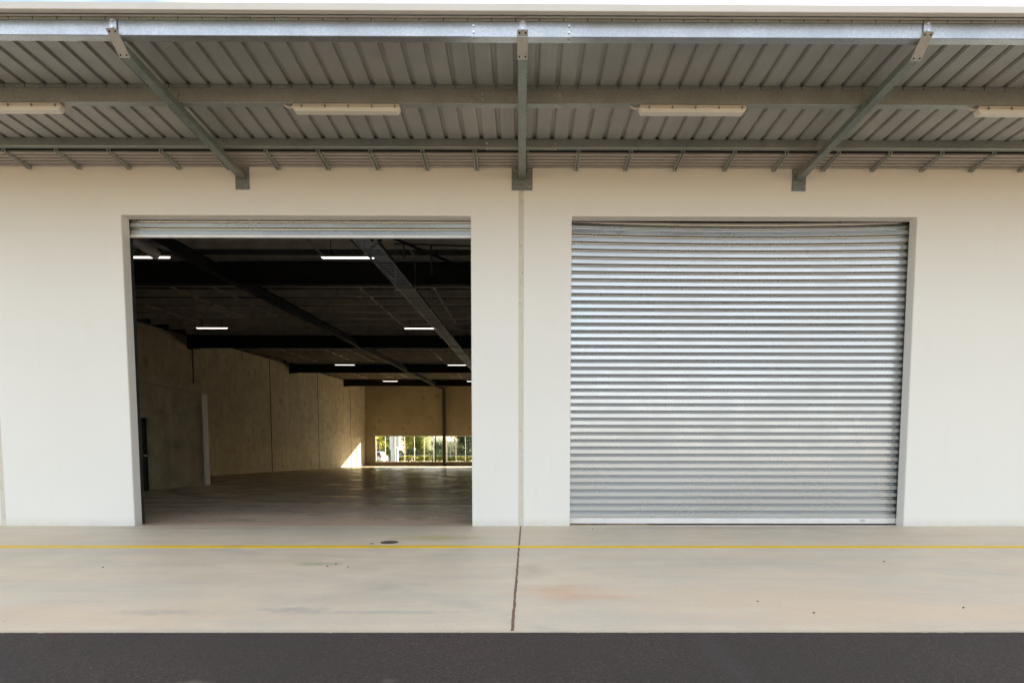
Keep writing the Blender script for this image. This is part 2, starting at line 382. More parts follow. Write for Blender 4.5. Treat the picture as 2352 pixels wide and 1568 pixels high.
ZR = lambda y: 6.42+.0458*(y-7.83)      # purlin underside
XL = -16.46
js = [.18, 11.7, 20.5, 29.3, 38.1, 46.9, 52.02]
for y0, y1 in zip(js, js[1:]):
    m = MB(); m.poly([(XL, y0+.02, -.05), (XL, y1-.02, -.05), (XL, y1-.02, ZR(y1)+.35), (XL, y0+.02, ZR(y0)+.35)], (-.18, 0, 0))
    m.build("side_wall", m_raw, bld)
for y0, y1 in ((.2, 7.7), (7.96, 20.1), (20.36, 32.5), (32.76, 44.9), (45.16, 51.9)):
    m = MB(); m.poly([(XL+.001, y0, ZR(y0)-.05), (XL+.001, y1, ZR(y1)-.05), (XL+.001, y1, ZR(y1)+.3), (XL+.001, y0, ZR(y0)+.3)], (.07, 0, 0)); m.build("eaves_dark_strip", m_black, bld)  # added dark strip, keeps the wall top between purlins as dark as the roof
for y0 in js[2:-1]:
    m = MB(); m.box(XL-.02, XL+.004, y0-.065, y0+.065, -.004, ZR(y0)+.3); m.build("wall_joint", m_seam, bld)
m = MB(); m.box(XL-.30, XL-.19, .2, 52.2, -.05, 6.2); m.build("wall_backing", m_seam, bld)
m = MB(); m.box(14, 14.18, .18, 52, -.05, 8.8); m.build("dividing_wall", m_raw, bld)
# back wall with the strip window
YB = 52.0
WX = [(-15.42, -8.25), (-7.93, .1), (.4, 8.0), (8.3, 13.6)]
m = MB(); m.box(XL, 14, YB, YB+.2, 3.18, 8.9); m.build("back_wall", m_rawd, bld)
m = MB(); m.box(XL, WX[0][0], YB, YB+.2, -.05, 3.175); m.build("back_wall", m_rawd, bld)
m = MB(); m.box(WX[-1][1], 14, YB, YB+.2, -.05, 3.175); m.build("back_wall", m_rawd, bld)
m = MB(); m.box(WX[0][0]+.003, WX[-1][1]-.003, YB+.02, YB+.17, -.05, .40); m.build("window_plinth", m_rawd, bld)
m_glass, g, b = newmat("clear_glass")
tr = g('BsdfTransparent'); gl = g('BsdfGlossy'); gl.inputs['Roughness'].default_value = .02
ms = g('MixShader'); ms.inputs[0].default_value = .06; tr.inputs[0].default_value = (.95, .97, .95, 1)
g.link(tr.outputs[0], ms.inputs[1]); g.link(gl.outputs[0], ms.inputs[2]); g.link(ms.outputs[0], g.n['Material Output'].inputs['Surface'])
g.n.remove(b)
for a0, a1 in WX:
    fr = MB(); nb = max(1, round((a1-a0)/1.02)); st = (a1-a0)/nb
    fr.box(a0, a1, YB+.06, YB+.14, .401, .46); fr.box(a0, a1, YB+.06, YB+.14, 3.12, 3.176)
    for k in range(nb+1):
        xx = a0+st*k; xx = min(max(xx, a0+.03), a1-.03); fr.box(xx-.03, xx+.03, YB+.055, YB+.145, .46, 3.12)
    wf = fr.build("window", m_alum, bld)
    m = MB(); m.box(a0+.03, a1-.03, YB+.095, YB+.103, .455, 3.125); m.build("pane", m_glass, wf)
for xc in (-8.09, .25, 8.15):
    m = MB(); m.poly([(xc+a, YB+b_, 0) for a, b_ in ((-.15, -.42), (.15, -.42), (.15, -.40), (.01, -.40), (.01, -.12), (.15, -.12), (.15, -.10), (-.15, -.10), (-.15, -.12), (-.01, -.12), (-.01, -.40), (-.15, -.40))], (0, 0, 7.9))
    m.build("column", m_black, bld)
# stub wall of the small room
m = MB(); m.box(-11.52, -11.33, 8.93+.1, 12.1, -.05, 3.28); m.build("room_wall", m_raw, bld)
m = MB(); m.box(-11.52, -11.33, 2.0, 7.55, -.05, 3.28); m.build("room_wall", m_raw, bld)
m = MB(); m.box(-11.52, -11.33, 7.551, 9.029, 2.2, 3.28); m.build("room_wall", m_raw, bld)
m = MB(); m.box(XL+.01, -11.33, 2.0, 12.12, 3.281, 3.50); m.box(-11.329, -11.22, 2.0, 12.12, 3.22, 3.51); m.build("room_ceiling", m_raw, bld)
m = MB(); m.box(-11.56, -11.32, 12.122, 12.17, -.004, 3.42); m.box(-11.31, -11.25, 11.9, 12.17, -.004, 3.42); rs = m.build("room_wall_edge", m_white, bld, label="white painted end of the small room's wall")
m = MB(); m.box(-11.46, -11.40, 7.58, 9.0, 0, 2.18); dr = m.build("door", m_black, bld)
m = MB(); m.tube((-11.40, 8.85, 1.05), (-11.34, 8.85, 1.05), .012); m.box(-11.35, -11.33, 8.73, 8.86, 1.035, 1.06); m.build("handle", m_alum, dr)
# roof: corrugated sheet, purlins, rafters
prof = []; xx = XL-.2
while xx < 14.2:
    for dx, dz in ((0, 0), (.13, 0), (.15, .03), (.18, .03)): prof.append((xx+dx, 6.42+.21-.3586+dz))
    xx += .2
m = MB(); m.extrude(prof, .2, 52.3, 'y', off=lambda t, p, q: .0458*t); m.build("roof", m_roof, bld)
m = MB(); m.poly([(XL-.2, .19, 6.36), (XL-.2, 52.4, 8.76), (XL-.2, 52.4, 8.86), (XL-.2, .19, 6.46)], (30.8, 0, 0)); m.build("roof_cover", m_galvd, bld)
y = 1.25; k = 0
while y < 51.5:
    z0 = ZR(y); m = MB()
    m.extrude([(y+.065, z0+.018), (y+.065, z0), (y, z0), (y, z0+.2), (y-.065, z0+.2)], XL, 14)
    m.build("purlin", m_purl, bld, solid=.003); y += 1.33
for yb in (7.83, 20.23, 32.63, 45.03):
    z1 = ZR(yb)-.012; z0 = z1-.60; m = MB()
    m.poly([(XL+.02, yb+a*.11, z) if abs(a) == 1 else (XL+.02, yb+a*.11, z) for a, z in ((-1, z0), (1, z0), (1, z0+.016), (.06, z0+.016), (.06, z1-.016), (1, z1-.016), (1, z1), (-1, z1), (-1, z1-.016), (-.06, z1-.016), (-.06, z0+.016), (-1, z0+.016))], (13.96-XL, 0, 0))
    rf = m.build("rafter", m_black, bld)
    m = MB(); m.box(XL, XL+.018, yb-.16, yb+.16, z0-.08, z1); m.box(XL, XL+.5, yb-.10, yb+.10, z0-.03, z0-.001); m.build("end_plate", m_black, rf)
for xb in (-8.0, 5.5):
    for ya, yb in ((.2, 7.7), (7.96, 20.1), (20.36, 32.5), (32.76, 44.9), (45.16, 51.9)):
        m = MB(); rows = []
        for yy in (ya, yb):
            z0 = ZR(yy)-.60; rows.append([m.b.verts.new((xb+a*.09, yy, z0+q)) for a, q in ((-1, 0), (1, 0), (1, .014), (.06, .014), (.06, .270), (1, .270), (1, .284), (-1, .284), (-1, .270), (-.06, .270), (-.06, .014), (-1, .014))])
        m.b.faces.new(rows[0]); m.b.faces.new(rows[1][::-1])
        for i in range(12): m.b.faces.new((rows[0][i], rows[0][(i+1) % 12], rows[1][(i+1) % 12], rows[1][i]))
        m.build("tie_beam", m_black, bld)
for xb in (-14.2, -11.6, -10.2, -5.35, -2.9, -.2, 2.6):
    for ya, yb in ((1.3, 7.6), (8.1, 20.0), (20.5, 32.4), (32.9, 44.8)):
        m = MB(); m.bar((xb, ya, ZR(ya)+.05), (xb, yb, ZR(yb)+.05), .035, .05); m.build("bridging_rail", m_purl, bld)
# diagonal roof braces
for (a, b_) in (((-5.35, 1.0, 5.9), (-1.0, 7.7, 6.0)), ((-.9, 1.2, 5.9), (-3.6, 4.9, 5.62)), ((-4.1, 1.4, 5.75), (-3.5, 7.6, 5.95))):
    m = MB(); m.bar(a, b_, .05, .05); m.build("brace", m_black, bld)

# roller doors -------------------------------------------------------------
P = .1085
def slat_profile(z_top, z_bot, curl):
    """curtain section from the bottom rail up; curl = centre height above which it wraps back on the drum"""
    pts = []; z = z_bot
    seg = [(.0, -.0085), (.02, -.009), (.50, -.009), (.505, .022), (.575, .022), (.595, .000), (.62, -.002), (.675, .014), (.72, .018), (.80, .016), (.90, .004), (.985, -.008)]
    while z < z_top:
        for t, dy in seg:
            pts.append((dy, z+t*P))
        z += P
    res = []
    for dy, zz in pts:
        if zz <= curl: res.append((.205+dy, zz))
        else:
            Rr = .34; a = (zz-curl)/Rr
            if a > 1.5: break
            res.append((.205+Rr-(Rr-dy)*math.cos(a), curl+(Rr-dy)*math.sin(a)))
    return res
def roller(x0, x1, z_bot, sag, rh, name, lab):
    pr = slat_profile(5.0, z_bot, 4.36 if z_bot < 3 else 4.62)
    hw = (x1-x0)/2; xc = (x0+x1)/2
    def off(t, p, q):
        return -sag*(1-((t-xc)/hw)**2)*math.exp(-max(0, 4.42-q)/.55)
    m = MB(); m.extrude(pr, x0, x1, nseg=28, off=off)
    d = m.build(name, m_shut, bld, label=lab)
    m = MB(); m.box(x0+.01, x1-.01, .190, .222, z_bot-rh, z_bot-.004); m.box(x0+.01, x1-.01, .180, .189, z_bot-rh, z_bot-rh+.008)
    m.build("bottom_rail", m_alum, d, bevel=.004)
    for s, xe in ((1, x0), (-1, x1)):
        m = MB(); m.poly([(xe+s*a, b_, 0) for a, b_ in ((.004, .232), (.004, .285), (-.10, .285), (-.10, .186), (-.05, .186), (-.05, .232))], (0, 0, 4.5))
        zz = .3
        while zz < 4.4: m.tube((xe-s*.01, .25, zz), (xe+s*.018, .25, zz), .010, n=8); zz += .42
        m.build("guide_rail", m_black, d)
    m = MB(); m.tube((x0-.2, .55, 4.70), (x1+.2, .55, 4.70), .27, n=24); m.build("drum", m_dark, d)
    return d
r_open = roller(-5.80, -.70, 4.302, 0.0, .05, "roller_door", "rolled up galvanised roller door with only its lowest slats showing")
r_shut = roller(.70, 5.775, .105, .045, .088, "roller_door", "closed galvanised roller door with horizontal slats")
# small oval badge on the rail of the closed door
m = MB()
for i in range(20):
    a, c_ = 2*math.pi*i/20, 2*math.pi*(i+1)/20
    m.tube((5.24+.042*math.cos(a), .1885, .062+.018*math.sin(a)), (5.24+.042*math.cos(c_), .1885, .062+.018*math.sin(c_)), .0022, n=5)
m.box(5.218, 5.262, .1875, .1892, .058, .066)
m.build("oval_badge", m_grey, r_shut)
m = MB(); m.tube((-6.22, .62, 4.50), (-5.98, 1.15, 4.33), .085, n=16); mo = m.build("door_motor", m_grey, bld)
m = MB(); m.tube((-6.12, .60, 4.60), (-5.98, .9, 4.52), .045, n=12); m.build("motor_housing", m_red, mo)

# ------------------------------------------------------------------ steel awning
aw = empty("steel_awning", (0, 0, 5.0), "steel framed awning with ribbed sheeting over both roller doors", "awning")
SZ = lambda y: 5.292+.02*(-y)
X0, X1 = -11.0, 11.0; RP = .2365
prof = []; k0 = int(X0/RP)-1; xx = .18+k0*RP
while xx < X1:
    for dx, dz in ((-.033, 0), (-.028, .036), (.014, .036), (.019, .012), (.031, .010), (.033, 0), (.085, 0), (.088, .0012), (.091, 0), (.15, 0), (.153, .0012), (.156, 0)):
        prof.append((xx+dx, 5.292+dz))
    xx += RP
m = MB(); m.extrude(prof, -2.66, -.36, 'y', off=lambda t, p, q: -.02*t); m.build("roof_sheeting", m_sheet, aw)
m = MB(); m.poly([(X0, -2.64, SZ(-2.64)+.0365), (X0, 0, SZ(0)+.0365), (X0, 0, SZ(0)+.045), (X0, -2.64, SZ(-2.64)+.045)], (X1-X0, 0, 0)); m.build("roof_cover", m_fascia, aw)
def purlin_c(y, zb, zt, yb=.08, lean=()):
    # face towards the yard at y, flanges running back, a lip at the far edge
    m = MB(); m.extrude([(y+yb, zb+.018), (y+yb, zb), (y+.004, zb), (y, zb+.004)]+[(y-a, zb+q) for a, q in lean]+[(y-(lean[-1][0] if lean else 0), zt), (y+.06, zt)], X0, X1)
    return m
po = purlin_c(-2.57, 5.162, 5.338).build("purlin", m_galv, aw, solid=.003)
pm = purlin_c(-1.57, 5.124, 5.318).build("purlin", m_galvd, aw, solid=.003)
pi_ = purlin_c(-.50, 5.196, 5.300).build("purlin", m_galvd, aw, solid=.003)
for (pp, y, zb, zt, mt) in ((po, -2.57, 5.162, 5.338, m_galvd), (pm, -1.57, 5.124, 5.318, m_galvd)):
    m = MB(); xs = [X0]; xx = .18+k0*RP
    while xx < X1:
        if xx > X0: xs += [xx-.004, xx+.004]
        xx += RP
    xs.append(X1); rows = [[m.b.verts.new((q, yy_, zz_)) for yy_, zz_ in ((y-.0025, zt-.036), (y-.010, zt-.036), (y-.010, zt+.002), (y-.0025, zt+.002))] for q in xs]
    for i in range(len(xs)-1):
        for j in range(3):
            fc = m.b.faces.new((rows[i][j], rows[i][j+1], rows[i+1][j+1], rows[i+1][j])); fc.material_index = 1 if (i % 2 == 1 and j == 1) else 0
    m.build("top_strip", mt, pp).data.materials.append(m_dark)
for (pp, y, zb, hw) in ((po, -2.57, 5.162, .5), (pm, -1.57, 5.124, .48), (pi_, -.50, 5.196, .49)):
    m = MB(); hgt = .135 if y < -1 else .085
    m.box(-hw, hw, y-.0068, y-.0022, zb-.001, zb+hgt); m.box(-hw, hw, y-.0068, y+.076, zb-.0052, zb-.0022)
    sl = m.build("splice_sleeve", m_galv if y < -2 else m_galvd, pp)
    for xs in (-hw+.03, hw-.03):
        for zz in ((.035, .095) if y < -1 else (.04,)): m = MB(); m.tube((xs, y-.007, zb+zz), (xs, y-.019, zb+zz), .011, n=8); m.build("bolt", m_bolt, pp)
        m = MB(); m.tube((xs, y+.03, zb-.0052), (xs, y+.03, zb-.022), .008, n=8); m.build("bolt", m_bolt, pp)
# fascia and its folded edge
m = MB(); m.extrude([(-2.60, 5.350), (-2.668, 5.352), (-2.672, 5.384), (-2.68, 5.388), (-2.682, 5.3255), (-2.678, 5.322), (-2.635, 5.322), (-2.635, 5.329)], X0, X1, nseg=4)
m.build("fascia", m_fascia, aw, solid=.002)
m = MB(); m.box(X0, X1, -2.61, -2.585, 5.325, 5.337); m.build("fascia_clip_strip", m_alum, aw)
# brackets
AZ = lambda y: 4.992+.026*(-y)
for xa, pw in ((-4.0, .1), (0.012, .15), (4.0, .1)):
    H_ = .082; hw = .05
    m = MB(); m.poly([(xa-hw, -.012, AZ(0)), (xa-hw, -2.415, AZ(-2.415)), (xa-hw, -2.50, AZ(-2.5)+H_), (xa-hw, -.012, AZ(0)+H_)], (2*hw, 0, 0))
    arm = m.build("bracket_arm", m_arm, aw, bevel=.006)
    ps = {-4.0: 0, 0.012: 0, 4.0: 0}[xa]
    m = MB(); m.box(xa-pw, xa+pw, -.012, 0.0, 4.853, 5.16); bp_ = m.build("base_plate", m_arm, arm, bevel=.002)
    for sx in (-1, 1):
        m = MB(); m.tube((xa+sx*(pw-.04), -.012, 4.895), (xa+sx*(pw-.04), -.034, 4.895), .017, n=6); m.tube((xa+sx*(pw-.04), -.034, 4.895), (xa+sx*(pw-.04), -.05, 4.895), .009, n=8)
        m.build("bolt", m_galvd, arm)
        m = MB(); m.tube((xa+sx*(pw-.04), -.012, 5.125), (xa+sx*(pw-.04), -.034, 5.125), .017, n=6); m.build("bolt", m_galvd, arm)
    # end plate, cut at a slant
    a = Vector((xa, -2.425, AZ(-2.413)-.008)); b_ = Vector((xa, -2.612, 5.200)); d = (b_-a).normalized(); nrm = Vector((0, d.z, -d.y))
    if nrm.y > 0: nrm = -nrm
    m = MB(); m.bar(a+nrm*.004, b_+nrm*.004, .105, .008, up=nrm); ep = m.build("end_plate", m_plate, arm)
    m = MB(); ln = (b_-a).length
    for sx in (-1, 1):
        for t in (.10, .90):
            m = MB(); c_ = a+d*ln*t+Vector((sx*.030, 0, 0)); m.tube(c_+nrm*.0082, c_+nrm*.0092, .009, n=10); m.build("bolt_hole", m_dark, arm)
    # cleats that hold the purlins
    for yy, zb in ((-2.57, 5.162), (-1.57, 5.124), (-.5, 5.196)):
        m = MB(); m.box(xa-.035, xa+.035, yy-(.020 if yy < -2 else .013), yy-(.0105 if yy < -2 else .0052), zb-.002 if yy > -2 else zb+.036, zb+(.12 if yy > -2 else .15) if yy < -1 else zb+.085); cl = m.build("cleat", m_galv if yy < -2 else m_galvd, arm)
        for zz in ((.06, .122) if yy < -2 else (.045, .098) if yy < -1 else (.05,)): m = MB(); m.tube((xa, yy-(.019 if yy < -2 else .013), zb+zz), (xa, yy-(.033 if yy < -2 else .026), zb+zz), .011, n=6); m.build("bolt", m_bolt if yy < -2 else m_galvd, arm)
# lining between the last purlin and the wall, ribs parallel to the wall
prof = []; yy = -.415
for k in range(5):
    prof += [(yy, 5.213), (yy+.030, 5.213), (yy+.036, 5.186), (yy+.078, 5.186)]; yy += .083
prof.append((-.001, 5.213)); prof = [(a, b_-.02) for a, b_ in prof if a <= 0]
m = MB(); m.extrude(prof, X0, X1); m.build("soffit_lining", m_soff, aw)
m = MB(); m.box(X0, X1, -.424, -.418, 5.17, 5.30); m.build("soffit_gap_shade", m_dark, aw)  # near-black strip standing in for the shade in the gap behind the purlin
x = .075-.71*13
while x < 9.5:
    m = MB(); zc = 5.118
    m.extrude([(x-.027, zc), (x-.009, zc), (x-.009, zc+.038), (x+.009, zc+.038), (x+.009, zc), (x+.027, zc), (x+.027, zc+.045), (x-.027, zc+.045)], -.43, -.012, 'y', closed=True, off=lambda t, p, q: .075*(-t))
    m.build("soffit_batten", m_galvd, aw); x += .71

# ------------------------------------------------------------------ light fittings under the awning
def batten(loc, label, lit, sub='fluoro'):
    L_ = .625
    t = empty("batten_light", loc, label, "light fitting", "light fittings under the awning" if not lit else "lit strip lights inside the warehouse")
    x, y, z = loc
    m = MB(); m.poly([(x-L_, y-.042, z-.038), (x+L_, y-.042, z-.038), (x+L_-.01, y-.036, z), (x-L_+.01, y-.036, z)], (0, .084, 0)); m.build("housing", m_plas, t, bevel=.006)
    m = MB(); m.poly([(x-L_-.004, y-.046, z-.039), (x+L_+.004, y-.046, z-.039), (x+L_-.03, y-.036, z-.086), (x-L_+.03, y-.036, z-.086)], (0, .088, 0)); m.build("diffuser", m_tube if lit else m_diff, t, bevel=.01)
    for k in range(5):
        xx = x-.51+k*.27; m = MB(); m.box(xx-.008, xx+.008, y-.054, y-.044, z-.052, z-.022)
        m.build("clip", m_seal if False else m_grey, t)
    return t
labs = ["unlit cream batten light under the awning, cut off by the left edge",
        "unlit cream batten light under the awning, above the open doorway",
        "unlit cream batten light under the awning, above the closed roller door",
        "unlit cream batten light under the awning, cut off by the right edge"]
l0 = batten((-2.035, -1.54, 5.117), labs[1], False)
m = MB(); m.path([(-2.655, -1.54, 5.095), (-2.70, -1.54, 5.085), (-2.735, -1.54, 5.10), (-2.76, -1.53, 5.122)], .011); m.build("cable", m_plas, l0)
for xx, lb in ((-5.96, labs[0]), (1.995, labs[2]), (5.95, labs[3])):
    c_ = copy_tree(l0); c_.location.x = xx; c_['label'] = lb
# cable loop on the right end of the left fitting is a mirror of the others: keep one extra lead
# lit strip lights inside
ins = [(-3.975, 4.93, 5.60, "lit strip light nearest the doorway, beside the cable tray"),
       (-8.65, 4.93, 5.60, "lit strip light in the top left corner of the open doorway"),
       (-3.975, 14.23, 6.05, "lit strip light in the second row, touching the cable tray's left side"),
       (-12.1, 14.23, 6.05, "lit strip light in the second row, over the left concrete wall"),
       (-3.98, 27.53, 6.73, "lit strip light in the third row, close to the right door jamb"),
       (-11.0, 27.53, 6.73, "lit strip light in the third row, left in the middle of the ceiling"),
       (-3.9, 39.5, 7.28, "lit strip light in the farthest row, half hidden by the right door jamb"),
       (-10.9, 39.5, 7.28, "lit strip light in the farthest row, above the strip window's left part")]
li = None
for (x, y, z, lb) in ins:
    if li is None: li = batten((x, y, z), lb, True); m = MB(); m.tube((x-.4, y, z), (x-.4, y, ZR(y)), .008); m.tube((x+.4, y, z), (x+.4, y, ZR(y)), .008); m.build("hanger", m_black, li); li.scale = (.97, .7, .5)
    else: c_ = copy_tree(li); c_.location = (x, y, z); c_['label'] = lb

# ------------------------------------------------------------------ cable tray
ct = empty("cable_tray", (-3.05, 3, 5.4), "long mesh cable tray hanging under the warehouse roof and running to the back", "cable tray")
TZ = lambda y: 5.43+.055*(y-6.8)
xa, xb = -3.255, -2.835
for xs in (xa, xb):
    m = MB(); m.bar((xs, 2.9, TZ(2.9)+.02), (xs, 44, TZ(44)+.02), .012, .05); m.build("side_rail", m_galv, ct)
m = MB(); y = 2.9
while y < 44: m.box(xa, xb, y, y+.022, TZ(y)-.004, TZ(y)+.004); y += .14
m.build("rung_mesh", m_galv, ct)
m = MB(); m.bar((xb+.03, 3.2, TZ(3.2)+.03), (xb+.03, 43, TZ(43)+.03), .03, .03); m.path([(xb-.05, 2.9, TZ(2.9)), (xb-.12, 2.4, TZ(2.9)+.12), (xb-.35, 1.7, TZ(2.9)+.35), (xb-.9, 1.2, 5.9)], .03); m.build("cable_bundle", m_black, ct)
y = 6.85
while y < 43:
    m = MB(); m.box(xa-.06, xb+.06, y-.02, y+.02, TZ(y)-.045, TZ(y)-.01)
    for xs in (xa-.045, xb+.045): m.tube((xs, y, TZ(y)-.03), (xs, y, ZR(y)+.02), .006, n=6)
    m.build("support", m_purl, ct); y += 2.75

# ------------------------------------------------------------------ hanging conduit
cd = empty("hanging_conduit", (-2.3, 5.2, 5.3), "dark conduit with two drop pipes hanging from the roof right of the cable tray", "pipe")
m = MB(); m.path([(-2.75, 4.2, 5.62), (-.6, 4.3, 5.60)], .018); m.build("cross_pipe", m_black, cd)
for xx, zz in ((-2.55, 5.33), (-1.95, 4.98)):
    m = MB(); m.path([(xx, 4.22, 5.61), (xx, 4.22, zz)], .022); m.build("drop_pipe", m_seam, cd)

# ------------------------------------------------------------------ drain cover and litter on the apron
dc = empty("drain_cover", (-1.59, -1.64, .003), "round cast iron drain cover in the pale apron behind the yellow line", "drain cover")
m = MB(); m.tube((-1.59, -1.64, .0004), (-1.59, -1.64, .006), .105, .103, n=32); rg = m.build("rim", m_iron, dc)
m = MB()
for i in range(-3, 4):
    hl = math.sqrt(max(0, .088**2-(i*.026)**2)); m.box(-1.59+i*.026-.008, -1.59+i*.026+.008, -1.64-hl, -1.64+hl, .0062, .009)
m.build("grate", m_iron, dc)
sc2 = MB(); sc2.tube((-1.775, -1.74, .0004), (-1.775, -1.74, .006), .022, .02, n=14)
tag(sc2.build("metal_cap", m_iron), "small dark metal cap in the apron just left of the drain cover", "cap")
random.seed(5)
spots = [(-1.79, -3.02), (-1.62, -3.18), (-1.83, -3.14), (1.02, -.42), (3.6, -2.9), (1.7, -4.45), (1.95, -4.75), (3.05, -4.62), (-3.9, -3.2)]
first = None
m = MB(); pts = [(.016, 0), (.009, .009), (-.004, .007), (-.018, .001), (-.007, -.007), (.008, -.008)]
m.poly([(a, b_, .0015+.004*(i % 2)) for i, (a, b_) in enumerate(pts)], (0, 0, .0035))
lf = m.build("leaf_fragment", m_seam); tag(lf, "tiny dark leaf fragment lying on the pale concrete apron", "leaf fragment", "leaf fragments scattered on the apron")
for i, (x, y) in enumerate(spots):
    o = lf if i == 0 else lf.copy()
    if i: COL.objects.link(o)
    o.location = (x, y, .0005); o.rotation_euler.z = random.uniform(0, 6.28); s_ = random.uniform(.35, .65); o.scale = (s_, s_, 1)

# ------------------------------------------------------------------ beyond the back window
def leafmat(name, c, tcol, tw=.45):
    m, g, b = newmat(name); v = coords(g); n = noise(g, v, .9, 3)
    col = ramp(g, n, [(.3, tuple(q*.7 for q in c)), (.7, tuple(q*1.3 for q in c))]); g.link(col, b.inputs['Base Color']); b.inputs['Roughness'].default_value = .6
    tl = g('BsdfTranslucent'); tl.inputs[0].default_value = tcol+(1,); ms = g('MixShader'); ms.inputs[0].default_value = tw
    g.link(b.outputs[0], ms.inputs[1]); g.link(tl.outputs[0], ms.inputs[2]); g.link(ms.outputs[0], g.n['Material Output'].inputs['Surface']); return m
m_lyel = leafmat("yellow_green_leaf", (.20, .22, .04), (.50, .46, .06))
m_lmid = leafmat("mid_green_leaf", (.14, .19, .06), (.36, .40, .09))
m_ldark = leafmat("dark_green_leaf", (.08, .12, .075), (.16, .22, .11))
m_lgrey = leafmat("grey_green_leaf", (.17, .20, .15), (.28, .33, .2))
m_bark = simple("bark", (.16, .12, .09), .9, 0, .3, 5)
m_pbark = simple("pale_bark", (.40, .36, .31), .9, 0, .2, 4)
def leaves(m, c, rx, ry, rz, n, size, clumps=20, seed=0):
    rnd = random.Random(seed); cl = []
    for i in range(clumps):
        while True:
            p = Vector([rnd.uniform(-1, 1) for _ in range(3)])
            if p.length < 1: break
        cl.append((Vector((c[0]+p.x*rx*.8, c[1]+p.y*ry*.8, c[2]+p.z*rz*.8)), rnd.uniform(.34, .58)))
    for i in range(n):
        q, s = rnd.choice(cl); p = Vector([rnd.gauss(0, .5) for _ in range(3)])
        o = q+Vector((p.x*rx*s, p.y*ry*s, p.z*rz*s)); a = Vector([rnd.uniform(-1, 1) for _ in range(3)]).normalized(); b_ = a.orthogonal().normalized()
        e = a.cross(b_); sz = size*rnd.uniform(.6, 1.3)
        m.b.faces.new([m.b.verts.new(t) for t in (o-b_*sz, o+e*sz*.5, o+b_*sz, o-e*sz*.5)])
    return cl
def tree(name, x, y, h, cr, mat, label, bark=m_bark, n=3600, seed=1, lean=0, low=.35, size=.2, trunk_r=.16, cat='tree'):
    t = empty(name, (x, y, -.05), label, cat, "trees beyond the back window")
    m = MB(); cz = h*(low+1)/2; cl = leaves(m, (x+lean, y, cz), cr, cr, h*(1-low)/2, n, size, seed=seed); m.build("crown", mat, t)
    m = MB(); fork = Vector((x+lean*.4, y, h*low)); m.tube((x, y, -.05), fork, trunk_r, trunk_r*.7, 8)
    for q, s in cl[:8]: m.tube(fork, q, trunk_r*.45, trunk_r*.12, 6)
    m.build("trunk", bark, t); return t
tree("leafy_tree", -23.9, 93, 9.5, 1.6, m_lmid, "leafy tree just left of the white sign pylon, seen through the back window", seed=2, low=.12)
tree("leafy_tree", -22.0, 103, 10, 1.7, m_lyel, "yellow green tree just right of the white sign pylon", seed=3, low=.05, n=3800)
tree("leafy_tree", -19.0, 100, 7.2, 1.9, m_lmid, "round green tree in the middle of the back window", seed=4, low=.05, n=4200)
tree("leafy_tree", -16.6, 108, 4.6, 2.2, m_lgrey, "low greyish tree behind the dark lamp pole", seed=5, low=.04, n=3600)
tree("gum_tree", -13.1, 97, 9, 1.9, m_lgrey, "slender gum tree with a pale trunk, right of the window column", m_pbark, 500, 6, .5, .5)
tree("leafy_tree", -12.6, 112, 4.2, 2.2, m_lgrey, "low grey green tree behind the pale gum trunk", seed=15, low=.04, n=3000)
tree("leafy_tree", -10.0, 99, 7.6, 2.2, m_ldark, "big dark tree at the right end of the visible window", seed=7, low=.1, n=4200)
tree("leafy_tree", -27.2, 104, 9.5, 2.6, m_lmid, "green tree behind the white car and the palm", seed=8, low=.1, n=3800)
tree("leafy_tree", 0, 101, 8.5, 3.4, m_ldark, "dark tree farther right, beyond the back window", seed=9, low=.1, n=2500)
tree("leafy_tree", 8, 104, 7.5, 3.6, m_lmid, "green tree farthest right, beyond the back window", seed=10, low=.1, n=2500)
# palm
pt = empty("palm_tree", (-24.1, 88, -.05), "shaggy palm with drooping fronds behind the white car", "palm tree", "trees beyond the back window")
m = MB(); m.tube((-24.1, 88, -.05), (-24.0, 88, 3.6), .2, .16, 8); m.build("trunk", m_bark, pt)
m = MB(); rnd = random.Random(4)
for k in range(34):
    a = rnd.uniform(0, 6.28); el = rnd.uniform(-.2, 1.2); p = Vector((-24.0, 88, 3.6)); d = Vector((math.cos(a)*math.cos(el), math.sin(a)*math.cos(el), math.sin(el))); wd = Vector((-math.sin(a), math.cos(a), 0))
    for s in range(7):
        q = p+d*.33; ww = .20*(1-s/7.5); m.quad(p-wd*ww, p+wd*ww, q+wd*ww*.8, q-wd*ww*.8); p = q; d = (d+Vector((0, 0, -.28))).normalized()
m.build("fronds", m_lyel, pt)
# hedges
def hedge(name, x0, x1, y, h, mat, label, n, seed, wdt=.6):
    m = MB(); rnd = random.Random(seed)
    for i in range(n):
        x = rnd.uniform(x0, x1); hh = h*(.86+.16*math.sin(x*2.1)+.1*math.sin(x*5.3)); o = Vector((x, y+rnd.uniform(-wdt, wdt), hh*math.sqrt(rnd.random())+rnd.uniform(0, .12)-.05))
        a = Vector([rnd.uniform(-1, 1) for _ in range(3)]).normalized(); b_ = a.orthogonal().normalized(); e = a.cross(b_); sz = rnd.uniform(.06, .13)
        m.b.faces.new([m.b.verts.new(t) for t in (o-b_*sz, o+e*sz*.55, o+b_*sz, o-e*sz*.55)])
    return tag(m.build(name, mat), label, "hedge")
hedge("low_hedge", -24, 6, 93.5, 1.05, m_lyel, "low clipped yellow green hedge along the car park edge", 16000, 1)
hedge("tall_hedge", -30, 8, 97.5, 2.35, m_ldark, "taller dark green hedge behind the low yellow one", 26000, 2)
fe = empty("rail_fence", (-8, 94.6, 0), "thin pale rail fence between the two hedges", "fence")
m = MB(); m.bar((-24, 94.7, 1.12), (8, 94.7, 1.12), .06, .06); m.build("rail", m_white, fe)
